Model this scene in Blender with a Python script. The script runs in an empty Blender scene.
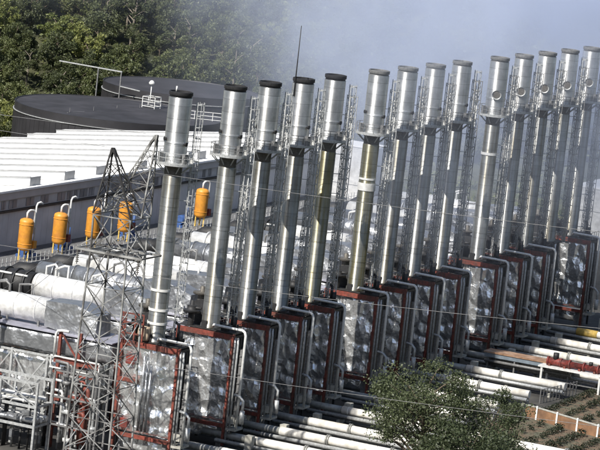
import bpy, bmesh, math, random
from mathutils import Vector, Matrix, noise
R = math.radians
random.seed(7)
S = bpy.context.scene
COL = S.collection

# ------------------------------------------------------------------ camera
YAW, PITCH, ROLL, FPX = R(23.66628), R(8.11087), R(6.31072), 3332.056
cam = bpy.data.cameras.new('camera'); camo = bpy.data.objects.new('camera', cam); COL.objects.link(camo)
fw = Vector((math.cos(YAW)*math.cos(PITCH), math.sin(YAW)*math.cos(PITCH), -math.sin(PITCH)))
rt = fw.cross(Vector((0, 0, 1))).normalized(); up = rt.cross(fw)
r2 = rt*math.cos(ROLL)+up*math.sin(ROLL); u2 = -rt*math.sin(ROLL)+up*math.cos(ROLL)
m = Matrix((r2, u2, -fw)).transposed().to_4x4(); m.translation = Vector((-323.8225, -157.6259, 79.0845))
camo.matrix_world = m
cam.sensor_width = 36; cam.lens = FPX/600*36; cam.clip_start = 1; cam.clip_end = 5000
S.camera = camo

# ------------------------------------------------------------------ light
SUN_EL, SUN_TRAVEL = R(45), R(-11)          # travels along the row, a little towards -Y
w = bpy.data.worlds.new('World'); S.world = w; w.use_nodes = True
nt = w.node_tree; bg = nt.nodes['Background']
sky = nt.nodes.new('ShaderNodeTexSky'); sky.sky_type = 'NISHITA'; sky.sun_disc = False
sd = Vector((math.cos(SUN_EL)*math.cos(SUN_TRAVEL), math.cos(SUN_EL)*math.sin(SUN_TRAVEL), -math.sin(SUN_EL)))
sky.sun_elevation = SUN_EL; sky.sun_rotation = math.atan2(-sd.x, -sd.y)
nt.links.new(sky.outputs[0], bg.inputs[0]); bg.inputs[1].default_value = 0.085
sl = bpy.data.lights.new('sun', 'SUN'); sl.energy = 5.0; sl.angle = R(0.5); sl.color = (1, .955, .88)
so = bpy.data.objects.new('sun', sl); COL.objects.link(so); so.rotation_euler = sd.to_track_quat('-Z', 'Y').to_euler()
so.location = (0, 0, 200)
S.view_settings.view_transform = 'Standard'; S.view_settings.look = 'None'
S.view_settings.exposure = 0.45; S.view_settings.gamma = 1; S.view_settings.use_curve_mapping = False
S.cycles.use_denoising = True
S.cycles.volume_bounces = 4; S.cycles.max_bounces = 8; S.cycles.volume_max_steps = 128; S.cycles.volume_step_rate = 1.0
S.cycles.transparent_max_bounces = 8

# ------------------------------------------------------------------ materials
def mat(name, col, rough=.6, metal=0., var=.0, vscale=1., bump=0., bscale=4., obj_rand=0., col2=None, lo=.4, hi=.65, stretch=(1, 1, 1), bdetail=5):
    M = bpy.data.materials.new(name); M.use_nodes = True
    N = M.node_tree.nodes; L = M.node_tree.links; B = N['Principled BSDF']
    B.inputs['Roughness'].default_value = rough; B.inputs['Metallic'].default_value = metal
    tc = N.new('ShaderNodeTexCoord'); mp = N.new('ShaderNodeMapping'); mp.inputs['Scale'].default_value = stretch
    L.new(tc.outputs['Object'], mp.inputs[0])
    oi = N.new('ShaderNodeObjectInfo')
    ad = N.new('ShaderNodeVectorMath'); ad.operation = 'ADD'
    sc = N.new('ShaderNodeMath'); sc.operation = 'MULTIPLY'; sc.inputs[1].default_value = 57.
    L.new(oi.outputs['Random'], sc.inputs[0]); L.new(mp.outputs[0], ad.inputs[0]); L.new(sc.outputs[0], ad.inputs[1])
    cur = None
    if col2 is not None:
        nz = N.new('ShaderNodeTexNoise'); nz.inputs['Scale'].default_value = vscale; nz.inputs['Detail'].default_value = 6
        L.new(ad.outputs[0], nz.inputs[0])
        cr = N.new('ShaderNodeValToRGB'); cr.color_ramp.elements[0].position = lo; cr.color_ramp.elements[1].position = hi
        cr.color_ramp.elements[0].color = (*col, 1); cr.color_ramp.elements[1].color = (*col2, 1)
        L.new(nz.outputs[0], cr.inputs[0]); cur = cr.outputs[0]
    if obj_rand > 0 or var > 0:
        hs = N.new('ShaderNodeHueSaturation')
        if cur: L.new(cur, hs.inputs['Color'])
        else: hs.inputs['Color'].default_value = (*col, 1)
        n2 = N.new('ShaderNodeTexNoise'); n2.inputs['Scale'].default_value = vscale*2.7; n2.inputs['Detail'].default_value = 4
        L.new(ad.outputs[0], n2.inputs[0])
        mr = N.new('ShaderNodeMapRange'); mr.inputs[1].default_value = .3; mr.inputs[2].default_value = .7
        mr.inputs[3].default_value = 1-var; mr.inputs[4].default_value = 1+var
        L.new(n2.outputs[0], mr.inputs[0])
        mr2 = N.new('ShaderNodeMapRange'); mr2.inputs[3].default_value = 1-obj_rand; mr2.inputs[4].default_value = 1+obj_rand
        L.new(oi.outputs['Random'], mr2.inputs[0])
        mu = N.new('ShaderNodeMath'); mu.operation = 'MULTIPLY'; L.new(mr.outputs[0], mu.inputs[0]); L.new(mr2.outputs[0], mu.inputs[1])
        L.new(mu.outputs[0], hs.inputs['Value']); cur = hs.outputs[0]
    if cur: L.new(cur, B.inputs['Base Color'])
    else: B.inputs['Base Color'].default_value = (*col, 1)
    if bump > 0:
        n3 = N.new('ShaderNodeTexNoise'); n3.inputs['Scale'].default_value = bscale; n3.inputs['Detail'].default_value = bdetail
        L.new(ad.outputs[0], n3.inputs[0])
        bp = N.new('ShaderNodeBump'); bp.inputs['Strength'].default_value = 1; bp.inputs['Distance'].default_value = bump
        L.new(n3.outputs[0], bp.inputs['Height']); L.new(bp.outputs[0], B.inputs['Normal'])
    return M

def leaf_mat(name, a, b):
    M = bpy.data.materials.new(name); M.use_nodes = True
    N = M.node_tree.nodes; L = M.node_tree.links; B = N['Principled BSDF']
    B.inputs['Roughness'].default_value = .55
    g = N.new('ShaderNodeNewGeometry'); oi = N.new('ShaderNodeObjectInfo')
    mx = N.new('ShaderNodeMath'); mx.operation = 'MULTIPLY_ADD'; mx.inputs[1].default_value = .55
    m2 = N.new('ShaderNodeMath'); m2.operation = 'MULTIPLY'; m2.inputs[1].default_value = .45
    L.new(oi.outputs['Random'], m2.inputs[0]); L.new(g.outputs['Random Per Island'], mx.inputs[0]); L.new(m2.outputs[0], mx.inputs[2])
    cr = N.new('ShaderNodeValToRGB'); cr.color_ramp.elements[0].color = (*a, 1); cr.color_ramp.elements[1].color = (*b, 1)
    L.new(mx.outputs[0], cr.inputs[0]); L.new(cr.outputs[0], B.inputs['Base Color'])
    tr = N.new('ShaderNodeBsdfTranslucent'); L.new(cr.outputs[0], tr.inputs[0])
    ms = N.new('ShaderNodeMixShader'); ms.inputs[0].default_value = .3
    L.new(B.outputs[0], ms.inputs[1]); L.new(tr.outputs[0], ms.inputs[2]); L.new(ms.outputs[0], N['Material Output'].inputs[0])
    return M

def stack_mat(name, tint, stain, amt, rough=.38, metal=.72):
    """weathered aluminium cladding: vertical streaks, sheet-to-sheet tone, horizontal seams"""
    M = bpy.data.materials.new(name); M.use_nodes = True
    N = M.node_tree.nodes; L = M.node_tree.links; B = N['Principled BSDF']
    B.inputs['Metallic'].default_value = metal
    B.inputs['Anisotropic'].default_value = .9; B.inputs['Anisotropic Rotation'].default_value = .25
    tg = N.new('ShaderNodeTangent'); tg.direction_type = 'RADIAL'; tg.axis = 'Z'; L.new(tg.outputs[0], B.inputs['Tangent'])
    tc = N.new('ShaderNodeTexCoord'); oi = N.new('ShaderNodeObjectInfo')
    sc = N.new('ShaderNodeMath'); sc.operation = 'MULTIPLY'; sc.inputs[1].default_value = 91.; L.new(oi.outputs['Random'], sc.inputs[0])
    ad = N.new('ShaderNodeVectorMath'); ad.operation = 'ADD'; L.new(tc.outputs['Object'], ad.inputs[0]); L.new(sc.outputs[0], ad.inputs[1])
    mp = N.new('ShaderNodeMapping'); mp.inputs['Scale'].default_value = (2.2, 2.2, .09); L.new(ad.outputs[0], mp.inputs[0])
    n1 = N.new('ShaderNodeTexNoise'); n1.inputs['Scale'].default_value = 1.; n1.inputs['Detail'].default_value = 5; L.new(mp.outputs[0], n1.inputs[0])
    cr = N.new('ShaderNodeValToRGB'); cr.color_ramp.elements[0].position = .42; cr.color_ramp.elements[1].position = .68
    cr.color_ramp.elements[0].color = (*tint, 1); cr.color_ramp.elements[1].color = (*[tint[i]*(1-amt)+stain[i]*amt for i in range(3)], 1)
    L.new(n1.outputs[0], cr.inputs[0])
    # sheet courses: random tone per 1.45 m course
    sx = N.new('ShaderNodeSeparateXYZ'); L.new(tc.outputs['Object'], sx.inputs[0])
    dv = N.new('ShaderNodeMath'); dv.operation = 'DIVIDE'; dv.inputs[1].default_value = 1.45; L.new(sx.outputs[2], dv.inputs[0])
    fl = N.new('ShaderNodeMath'); fl.operation = 'FLOOR'; L.new(dv.outputs[0], fl.inputs[0])
    a2 = N.new('ShaderNodeMath'); a2.operation = 'ADD'; L.new(fl.outputs[0], a2.inputs[0]); L.new(sc.outputs[0], a2.inputs[1])
    wn = N.new('ShaderNodeTexWhiteNoise'); wn.noise_dimensions = '1D'; L.new(a2.outputs[0], wn.inputs['W'])
    mr = N.new('ShaderNodeMapRange'); mr.inputs[3].default_value = .88; mr.inputs[4].default_value = 1.08; L.new(wn.outputs[0], mr.inputs[0])
    fr = N.new('ShaderNodeMath'); fr.operation = 'FRACT'; L.new(dv.outputs[0], fr.inputs[0])
    ls = N.new('ShaderNodeMath'); ls.operation = 'LESS_THAN'; ls.inputs[1].default_value = .05; L.new(fr.outputs[0], ls.inputs[0])
    sm = N.new('ShaderNodeMath'); sm.operation = 'MULTIPLY_ADD'; sm.inputs[1].default_value = -.3; L.new(ls.outputs[0], sm.inputs[0]); L.new(mr.outputs[0], sm.inputs[2])
    # blotches
    n2 = N.new('ShaderNodeTexNoise'); n2.inputs['Scale'].default_value = .8; n2.inputs['Detail'].default_value = 7; n2.inputs['Roughness'].default_value = .7; L.new(ad.outputs[0], n2.inputs[0])
    m3 = N.new('ShaderNodeMapRange'); m3.inputs[1].default_value = .3; m3.inputs[2].default_value = .7; m3.inputs[3].default_value = .72; m3.inputs[4].default_value = 1.12; L.new(n2.outputs[0], m3.inputs[0])
    mm = N.new('ShaderNodeMath'); mm.operation = 'MULTIPLY'; L.new(sm.outputs[0], mm.inputs[0]); L.new(m3.outputs[0], mm.inputs[1])
    hs = N.new('ShaderNodeHueSaturation'); L.new(cr.outputs[0], hs.inputs['Color']); L.new(mm.outputs[0], hs.inputs['Value'])
    L.new(hs.outputs[0], B.inputs['Base Color'])
    m4 = N.new('ShaderNodeMapRange'); m4.inputs[3].default_value = rough; m4.inputs[4].default_value = rough+.14; L.new(n2.outputs[0], m4.inputs[0])
    L.new(m4.outputs[0], B.inputs['Roughness'])
    bp = N.new('ShaderNodeBump'); bp.inputs['Strength'].default_value = 1; bp.inputs['Distance'].default_value = .008; L.new(n2.outputs[0], bp.inputs['Height']); L.new(bp.outputs[0], B.inputs['Normal'])
    return M

MT = {
 'silver': stack_mat('silver_cladding', (.50, .51, .50), (.27, .235, .16), .85, .40, .82),
 'yellowed': stack_mat('yellowed_cladding', (.41, .41, .36), (.31, .26, .10), .95, .40, .82),
 'upper': stack_mat('upper_cladding', (.80, .81, .81), (.60, .59, .56), .6, .42, .88),
 'soot': mat('sooty_steel', (.03, .03, .032), .7, .3, .3, 2),
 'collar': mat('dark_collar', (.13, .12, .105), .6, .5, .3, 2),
 'grey_steel': mat('galvanised_steel', (.42, .43, .43), .5, .3, .25, 1.5),
 'pylon': mat('patchy_galvanised_steel', (.36, .36, .35), .5, .4, .35, .35, col2=(.12, .115, .11), lo=.48, hi=.6),  # grey with random darker patches
 'dim_steel': mat('dull_steel', (.20, .20, .20), .55, .3, .25, 1.5),
 'light_steel': mat('pale_painted_steel', (.66, .66, .64), .45, 0, .15, 1.),
 'dark_steel': mat('dark_steel', (.035, .034, .034), .6, .3, .3, 1.5),
 'black': mat('black_equipment', (.018, .018, .019), .6, 0, .4, 1.),
 'red': mat('red_primer', (.20, .045, .03), .6, 0, .35, 1.2, col2=(.10, .042, .032), bump=.01),
 'redpaint': mat('red_paint', (.20, .034, .026), .6, 0, .35, 1.5, col2=(.10, .03, .025)),
 'foil': mat('crumpled_foil', (.88, .89, .89), .27, .84, .10, .9, bump=.05, bscale=3., obj_rand=.1, bdetail=2.5),
 'greyfoil': mat('grey_foil', (.33, .34, .355), .42, .75, .08, .5, bump=.3, bscale=.8, obj_rand=.1, bdetail=2.5),
 'whiteclad': mat('white_cladding', (.72, .72, .71), .42, .25, .16, .7, col2=(.52, .51, .48), lo=.5, hi=.75, bump=.06, bscale=1.6),
 'pipewhite': mat('pale_pipe_jacket', (.80, .78, .73), .5, .05, .18, .5, col2=(.50, .45, .35), lo=.5, hi=.78, bump=.03, bscale=2),
 'pipegrey': mat('grey_pipe', (.30, .30, .28), .5, .3, .25, .8),
 'concrete': mat('concrete', (.36, .35, .31), .85, 0, .25, .9, bump=.01),
 'yard': mat('dark_yard', (.035, .034, .032), .9, 0, .35, .15, col2=(.075, .07, .06), lo=.45, hi=.7),
 'facade': mat('slate_grey_cladding', (.43, .44, .46), .6, 0, .12, .12, col2=(.52, .52, .53)),
 'fascia': mat('eave_fascia', (.36, .37, .40), .5, .2, .1, .2),
 'band': mat('window_band', (.38, .39, .41), .6, 0, .1, .3),
 'glass': mat('dark_glass', (.17, .18, .20), .4, 0, .3, .2),
 'roof': mat('white_roof_sheet', (.86, .86, .85), .6, 0, .05, .12, col2=(.78, .78, .77), lo=.4, hi=.8),
 'roof_shade_grey': mat('shade_grey_monitor_end', (.33, .33, .33), .6, 0, .15, .4),
 'louvre_and_shade': mat('monitor_shadow_line', (.25, .25, .25), .7, 0, .3, .6),
 'orange': mat('orange_paint', (.62, .27, .035), .5, 0, .12, .9, col2=(.50, .20, .05), lo=.5, hi=.8),
 'blue': mat('blue_paint', (.04, .09, .24), .5, 0, .2, 1.),
 'tank': mat('black_tank_shell', (.024, .023, .026), .55, 0, .25, .12),
 'tankroof': mat('charcoal_tank_roof', (.034, .033, .039), .8, 0, .3, .12, col2=(.022, .022, .027)),
 'bark': mat('bark', (.11, .085, .06), .9, 0, .3, 2.),
 'palebark': mat('pale_bark', (.17, .145, .115), .9, 0, .3, 2.),
 'earth': mat('bare_earth', (.36, .21, .12), .95, 0, .3, .2, col2=(.46, .33, .22), bump=.3, bscale=.4),
 'rust': mat('rusty_sheet', (.26, .15, .09), .8, 0, .3, .7, col2=(.36, .25, .18)),
 'bluegrey': mat('blue_grey_sheet', (.20, .24, .28), .5, .2, .2, .5),
 'brownwall': mat('brown_render', (.25, .135, .07), .85, 0, .25, .5, col2=(.17, .095, .055)),
 'whitepost': mat('white_post', (.8, .78, .74), .6),
 'soil': mat('planted_soil', (.125, .085, .055), .95, 0, .4, .7, col2=(.085, .085, .055)),
 'yellow': mat('yellow_paint', (.55, .38, .10), .5, 0, .2, 1.),
 'leafdark': leaf_mat('dark_leaves', (.040, .052, .022), (.105, .122, .048)),
 'leafmid': leaf_mat('mid_green_leaves', (.058, .076, .027), (.155, .172, .062)),
 'leaflight': leaf_mat('yellow_green_leaves', (.10, .13, .032), (.25, .26, .08)),
 'leaffront': leaf_mat('foreground_leaves', (.028, .042, .019), (.125, .148, .070)),
 'shrub': leaf_mat('shrub_leaves', (.016, .022, .012), (.05, .06, .032)),
}

def crease(M, scale, dist):
    N = M.node_tree.nodes; L = M.node_tree.links; B = N['Principled BSDF']; old = B.inputs['Normal'].links[0].from_socket
    tc = N.new('ShaderNodeTexCoord'); mp = N.new('ShaderNodeMapping'); mp.inputs['Scale'].default_value = (1, 1, .62); mp.inputs['Rotation'].default_value = (.5, .3, .2)
    nz = N.new('ShaderNodeTexNoise'); nz.inputs['Scale'].default_value = .9; nz.inputs['Detail'].default_value = 2
    mx = N.new('ShaderNodeMixRGB'); mx.inputs[0].default_value = .35
    L.new(tc.outputs['Object'], mp.inputs[0]); L.new(tc.outputs['Object'], nz.inputs[0]); L.new(mp.outputs[0], mx.inputs[1]); L.new(nz.outputs['Color'], mx.inputs[2])
    vo = N.new('ShaderNodeTexVoronoi'); vo.inputs['Scale'].default_value = scale; L.new(mx.outputs[0], vo.inputs['Vector'])
    bp = N.new('ShaderNodeBump'); bp.inputs['Strength'].default_value = 1; bp.inputs['Distance'].default_value = dist
    L.new(vo.outputs['Distance'], bp.inputs['Height']); L.new(old, bp.inputs['Normal']); L.new(bp.outputs[0], B.inputs['Normal'])
crease(MT['foil'], 1.7, .33); crease(MT['greyfoil'], 1.1, .2)

# ------------------------------------------------------------------ mesh helper
class MB:
    def __init__(s): s.v = []; s.f = []; s.sm = []
    def add(s, vs, fs, smooth=False):
        o = len(s.v); s.v += [tuple(p) for p in vs]; s.f += [tuple(i+o for i in f) for f in fs]; s.sm += [smooth]*len(fs); return s
    def box(s, x0, x1, y0, y1, z0, z1):
        return s.add([(x0,y0,z0),(x1,y0,z0),(x1,y1,z0),(x0,y1,z0),(x0,y0,z1),(x1,y0,z1),(x1,y1,z1),(x0,y1,z1)],
                     [(0,3,2,1),(4,5,6,7),(0,1,5,4),(1,2,6,5),(2,3,7,6),(3,0,4,7)])
    def bar(s, a, b, w=.1, h=None):
        a = Vector(a); b = Vector(b); d = (b-a)
        if d.length < 1e-6: return s
        d.normalize(); ref = Vector((0,0,1)) if abs(d.z) < .95 else Vector((1,0,0))
        x = d.cross(ref).normalized()*(w/2); y = x.cross(d).normalized()*((h or w)/2)
        vs = [p+q for p in (a, b) for q in (-x-y, x-y, x+y, -x+y)]
        return s.add(vs, [(0,1,2,3),(7,6,5,4),(0,4,5,1),(1,5,6,2),(2,6,7,3),(3,7,4,0)])
    def tube(s, pts, r, n=10, caps=True):
        pts = [Vector(p) for p in pts]; rr = r if isinstance(r, (list, tuple)) else [r]*len(pts)
        rings = []; px = None
        for i, p in enumerate(pts):
            if i == 0: d = pts[1]-p
            elif i == len(pts)-1: d = p-pts[i-1]
            else: d = (pts[i+1]-p).normalized()+(p-pts[i-1]).normalized()
            d.normalize()
            if px is None:
                ref = Vector((0,0,1)) if abs(d.z) < .9 else Vector((1,0,0)); x = d.cross(ref).normalized()
            else:
                x = px-d*px.dot(d); x.normalize()
            y = d.cross(x); px = x
            rings.append([p+(x*math.cos(2*math.pi*k/n)+y*math.sin(2*math.pi*k/n))*rr[i] for k in range(n)])
        o = len(s.v); vs = [q for g in rings for q in g]
        fs = [(i*n+k, i*n+(k+1) % n, (i+1)*n+(k+1) % n, (i+1)*n+k) for i in range(len(pts)-1) for k in range(n)]
        s.add(vs, fs, True)
        if caps:
            s.f.append(tuple(o+k for k in range(n-1, -1, -1))); s.sm.append(False)
            s.f.append(tuple(o+(len(pts)-1)*n+k for k in range(n))); s.sm.append(False)
        return s
    def lathe(s, prof, n=40, c=(0, 0)):
        """prof: list of (r, z); sharp rings are given twice"""
        vs = []; fs = []
        for r, z in prof:
            vs += [(c[0]+r*math.cos(2*math.pi*k/n), c[1]+r*math.sin(2*math.pi*k/n), z) for k in range(n)]
        for i in range(len(prof)-1):
            if abs(prof[i][0]-prof[i+1][0])+abs(prof[i][1]-prof[i+1][1]) < 1e-6: continue
            for k in range(n): fs.append((i*n+k, i*n+(k+1) % n, (i+1)*n+(k+1) % n, (i+1)*n+k))
        return s.add(vs, fs, True)
    def ring(s, c, R_, r, n=28, m_=6):
        pts = [(c[0]+R_*math.cos(2*math.pi*k/n), c[1]+R_*math.sin(2*math.pi*k/n), c[2]) for k in range(n+1)]
        return s.tube(pts, r, m_, False)
    def quilt(s, x0, x1, y0, y1, z0, z1, step=.42, amp=.16, seed=0):
        """a box whose skin is buckled like loosely fixed foil"""
        bm = bmesh.new(); nx, ny, nz = [max(1, round((b-a)/step)) for a, b in ((x0,x1),(y0,y1),(z0,z1))]
        idx = {}
        def V(i, j, k):
            if (i, j, k) not in idx:
                p = Vector((x0+(x1-x0)*i/nx, y0+(y1-y0)*j/ny, z0+(z1-z0)*k/nz))
                n = Vector((-1 if i == 0 else (1 if i == nx else 0), -1 if j == 0 else (1 if j == ny else 0), -1 if k == 0 else (1 if k == nz else 0)))
                q = p*.55+Vector((seed*13.1, seed*7.7, seed*3.3))
                sd_ = noise.noise(Vector((seed*5.7, p.z*.23, (p.x+p.y)*.3)))*.55
                lat_ = (p.y if i in (0, nx) else p.x)
                pil = (abs(math.sin(math.pi*(p.z/2.3+sd_+seed*.37)))**.55)*(abs(math.sin(math.pi*(lat_/2.1+sd_*.8+seed*.21)))**.5)
                if k in (0, nz): pil = 0
                h = pil*1.15+noise.noise(q)*.45+noise.noise(q*2.1)*.22-.5
                idx[(i, j, k)] = len(s.v); s.v.append(tuple(p+n*(h*amp)))
            return idx[(i, j, k)]
        def face(a): s.f.append(tuple(V(*t) for t in a)); s.sm.append(True)
        for j in range(ny):
            for k in range(nz):
                face(((0,j,k),(0,j,k+1),(0,j+1,k+1),(0,j+1,k))); face(((nx,j,k),(nx,j+1,k),(nx,j+1,k+1),(nx,j,k+1)))
        for i in range(nx):
            for k in range(nz):
                face(((i,0,k),(i+1,0,k),(i+1,0,k+1),(i,0,k+1))); face(((i,ny,k),(i,ny,k+1),(i+1,ny,k+1),(i+1,ny,k)))
        for i in range(nx):
            for j in range(ny):
                face(((i,j,0),(i,j+1,0),(i+1,j+1,0),(i+1,j,0))); face(((i,j,nz),(i+1,j,nz),(i+1,j+1,nz),(i,j+1,nz)))
        bm.free(); return s
    def mesh(s, name, material):
        me = bpy.data.meshes.new(name); me.from_pydata(s.v, [], s.f); me.update()
        me.polygons.foreach_set('use_smooth', s.sm); me.materials.append(MT[material] if isinstance(material, str) else material)
        return me
    def build(s, name, material, parent=None, loc=None):
        return put(name, s.mesh(name, material), parent, loc)
def put(name, me, parent=None, loc=None, label=None):
    o = bpy.data.objects.new(name, me); COL.objects.link(o)
    if parent: o.parent = parent
    if loc is not None: o.location = loc
    if label: o['label'] = label
    return o
def tag(o, label=None, cat=None, group=None, kind=None):
    for k, v in (('label', label), ('category', cat), ('group', group), ('kind', kind)):
        if v: o[k] = v
    return o
def empty(name, loc, label, cat, group=None, rz=0):
    o = bpy.data.objects.new(name, None); COL.objects.link(o); o.location = loc; o.rotation_euler = (0, 0, rz); o.empty_display_size = .5
    return tag(o, label, cat, group)
ORD = ['first','second','third','fourth','fifth','sixth','seventh','eighth','ninth','tenth','eleventh','twelfth','thirteenth','fourteenth']

# ------------------------------------------------------------------ terrain
def hz(x, y):
    dx, dy = x-60, y-10; d = math.hypot(dx, dy)
    a = math.atan2(dy, dx)-YAW; R0 = 208+20*math.cos(a)
    k = .36 if math.cos(a) > -.5 else .32
    t = max(0., d-R0); h = k*t*(t/(t+14.))
    if math.cos(a) < -.5: return h
    h += (noise.noise(Vector((x*.02, y*.02, 3)))*5+noise.noise(Vector((x*.06, y*.06, 9)))*1.6)*min(1, t/40)
    return min(h, 190+noise.noise(Vector((x*.006, y*.006, 1)))*40)
g = MB(); n = 150; ext = 900
for j in range(n+1):
    for i in range(n+1):
        x = 60+ext*(2*i/n-1); y = 10+ext*(2*j/n-1); g.v.append((x, y, hz(x, y)))
for j in range(n):
    for i in range(n):
        a = j*(n+1)+i; g.f.append((a, a+1, a+n+2, a+n+1)); g.sm.append(True)
gm = mat('forest_floor', (.030, .036, .016), .95, 0, .4, .08, col2=(.075, .075, .032), lo=.42, hi=.62, bump=.25, bscale=.6)
tag(g.build('ground', gm), kind='structure')
y_ = MB(); y_.add([(-60,-90,.006),(200,-90,.006),(232,20,.006),(185,125,.006),(-60,110,.006)], [(0,1,2,3,4)])
tag(y_.build('yard', 'yard'), kind='structure')

# ------------------------------------------------------------------ turbine hall
HY, HX0, HX1, HZ, HS = 56.5, 20., 177., 16., .132
hall = empty('turbine_hall', (0, 0, 0), 'long low slate grey hall with a white sheet roof behind the chimneys', 'building')
YB = 107.
wl = MB(); wl.add([(HX0,HY,0),(HX1,HY,0),(HX1,YB,0),(HX0,YB,0),(HX0,HY,HZ-.25),(HX1,HY,HZ-.25),(HX1,YB,HZ-.25-HS*(YB-HY)),(HX0,YB,HZ-.25-HS*(YB-HY))],
                  [(0,1,5,4),(1,2,6,5),(2,3,7,6),(3,0,4,7)])
# vertical cladding ribs
for i in range(int((HX1-HX0)/1.6)):
    x = HX0+.8+i*1.6; wl.box(x, x+.05, HY-.015, HY+.02, .2, 13.2)
wl.build('wall', 'facade', hall)
wb = MB(); wb.box(HX0, HX1, HY-.10, HY-.004, 13.55, 14.95); wb.build('window_band', 'band', hall)
lg = MB(); lg.box(HX0, HX1, HY-.32, HY-.003, 13.2, 13.5); lg.build('ledge', 'dark_steel', hall)
fa = MB(); fa.box(HX0, HX1, HY-.5, HY-.003, 15.05, 15.98); fa.build('fascia', 'fascia', hall)
rs = random.Random(3); x = HX0+1
while x < HX1-3:
    wd = rs.choice((1.1, 1.1, 1.5, 2.2)); q = MB(); q.box(x, x+wd, HY-.16, HY-.103, 13.7, 14.8)
    q.bar((x+wd/2, HY-.17, 13.7), (x+wd/2, HY-.17, 14.8), .07)
    q.build('window', 'glass', hall); x += wd+rs.choice((.5, .6, .9, 1.9, 2.6))
rf = MB()
def rz(yy): return HZ-HS*(yy-HY)
y0, y1 = HY-.9, YB+.6
rf.add([(HX0-.5,y0,rz(y0)),(HX1+.5,y0,rz(y0)),(HX1+.5,y1,rz(y1)),(HX0-.5,y1,rz(y1)),(HX0-.5,y0,rz(y0)+.28),(HX1+.5,y0,rz(y0)+.28),(HX1+.5,y1,rz(y1)+.28),(HX0-.5,y1,rz(y1)+.28)],
       [(0,3,2,1),(4,5,6,7),(0,1,5,4),(1,2,6,5),(2,3,7,6),(3,0,4,7)])
for i in range(int((HX1-HX0)/1.8)):
    x = HX0+i*1.8
    rf.bar((x, y0+.05, rz(y0)+.29), (x, y1-.05, rz(y1)+.29), .05, .06)
roof = rf.build('roof', 'roof', hall)
for i, x in enumerate((43.2, 53.6, 64., 74.3, 85.1, 95.4, 106.4, 117., 128., 139., 150., 161., 171.)):
    y0, y1 = HY+.3+(i % 3)*.5, YB-2
    vm = MB()
    def sec(yy): return rz(yy)+.27
    vs = []
    for yy in (y0, y1): vs += [(x-1.5,yy,sec(yy)),(x+1.5,yy,sec(yy)),(x+1.5,yy,sec(yy)+1.25),(x-1.5,yy,sec(yy)+1.25)]
    vm.add(vs, [(3,2,6,7),(0,3,7,4),(1,5,6,2),(4,7,6,5)])
    o = vm.build('roof_monitor', 'roof', hall)
    e = MB(); e.add([(x-1.5,y0-.01,sec(y0)),(x+1.5,y0-.01,sec(y0)),(x+1.5,y0-.01,sec(y0)+1.25),(x-1.5,y0-.01,sec(y0)+1.25)], [(0,1,2,3)]); e.build('end_panel', 'roof_shade_grey', o)  # shade on the monitor ends is put into their grey colour
    c = MB()
    c.bar((x-1.62,y0-.1,sec(y0)+1.32), (x-1.62,y1,sec(y1)+1.32), .22, .10); c.bar((x-1.53,y0,sec(y0)+.06), (x-1.53,y1,sec(y1)+.06), .06, .10)
    c.build('shadow_strip', 'louvre_and_shade', o)  # dark bars stand in for shadow lines along the monitor edges
# deck along the facade at 8 m with rail
dk = empty('access_walkway', (0, 0, 0), 'pale steel walkway with a picket rail along the foot of the grey hall wall', 'walkway')
q = MB(); q.box(HX0, HX1, 49.3, 55.9, 7.75, 8.0); q.build('deck', 'dim_steel', dk)
q = MB(); q.box(HX0, HX1, 49.05, 49.297, 7.55, 8.12); q.build('edge_beam', 'grey_steel', dk)
q = MB()
for i in range(int((HX1-HX0)/1.15)): q.bar((HX0+i*1.15, 49.17, 8.1), (HX0+i*1.15, 49.17, 9.3), .09)
q.bar((HX0, 49.17, 8.7), (HX1, 49.17, 8.7), .05); q.build('railing', 'grey_steel', dk)
for i in range(14): p = MB(); p.bar((HX0+5+i*11.5, 49.6, 0), (HX0+5+i*11.5, 49.6, 7.75), .35); p.build('support_post', 'dim_steel', dk)
# orange vessels
vx = [62.3, 71.8, 81.4, 91.0, 115.4]
vlab = ['leftmost orange vessel on the hall walkway', 'second orange vessel from the left on the hall walkway', 'orange vessel just left of the lattice tower cage on the walkway',
 'orange vessel seen through the lattice tower cage', 'orange vessel between the first and second chimneys']
for x, lb in zip(vx, vlab):
    t = empty('orange_vessel', (x, 51, 8), lb, 'vessel', 'orange vessels along the hall walkway')
    b = MB(); b.lathe([(0.01,1.25),(.55,1.3),(.85,1.5),(.95,1.75),(.95,5.2),(.95,5.2),(.85,5.45),(.5,5.62),(.01,5.66)], 24)
    b.ring((0,0,2.2), .96, .05); b.ring((0,0,4.8), .96, .05); b.build('shell', 'orange', t)
    for a in range(3):
        b = MB(); b.bar((.7*math.cos(a*2.1+.4), .7*math.sin(a*2.1+.4), 0), (.7*math.cos(a*2.1+.4), .7*math.sin(a*2.1+.4), 1.7), .18); b.build('leg', 'yellow', t)
    b = MB(); b.tube([(0,0,5.6),(0,0,6.35),(.18,-.1,6.6),(.5,-.2,6.7),(1.0,-.35,6.65),(1.2,-.45,6.4),(1.22,-.45,4.6),(1.5,-.5,4.2)], .15, 8); b.build('outlet_pipe', 'light_steel', t)
    b = MB(); b.box(.75, 1.5, -1.0, -.4, 1.6, 2.6); b.build('valve_box', 'redpaint' if int(x) % 2 else 'orange', t)
for x, lb in ((63.9,'leftmost tall thin white vent pipe hooked at its top against the grey wall'), (73.6,'tall thin white vent pipe hooked at its top right of the second orange vessel'), (83.6,'tall thin white vent pipe by the dark lattice tower leg')):
    b = MB(); b.tube([(x,50.6,8),(x,50.6,15.2),(x+.1,50.5,15.6),(x+.45,50.3,15.75),(x+.8,50.1,15.5)], .13, 8)
    tag(b.build('vent_pipe', 'light_steel'), lb, 'pipe', 'white vent pipes on the walkway')
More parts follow.
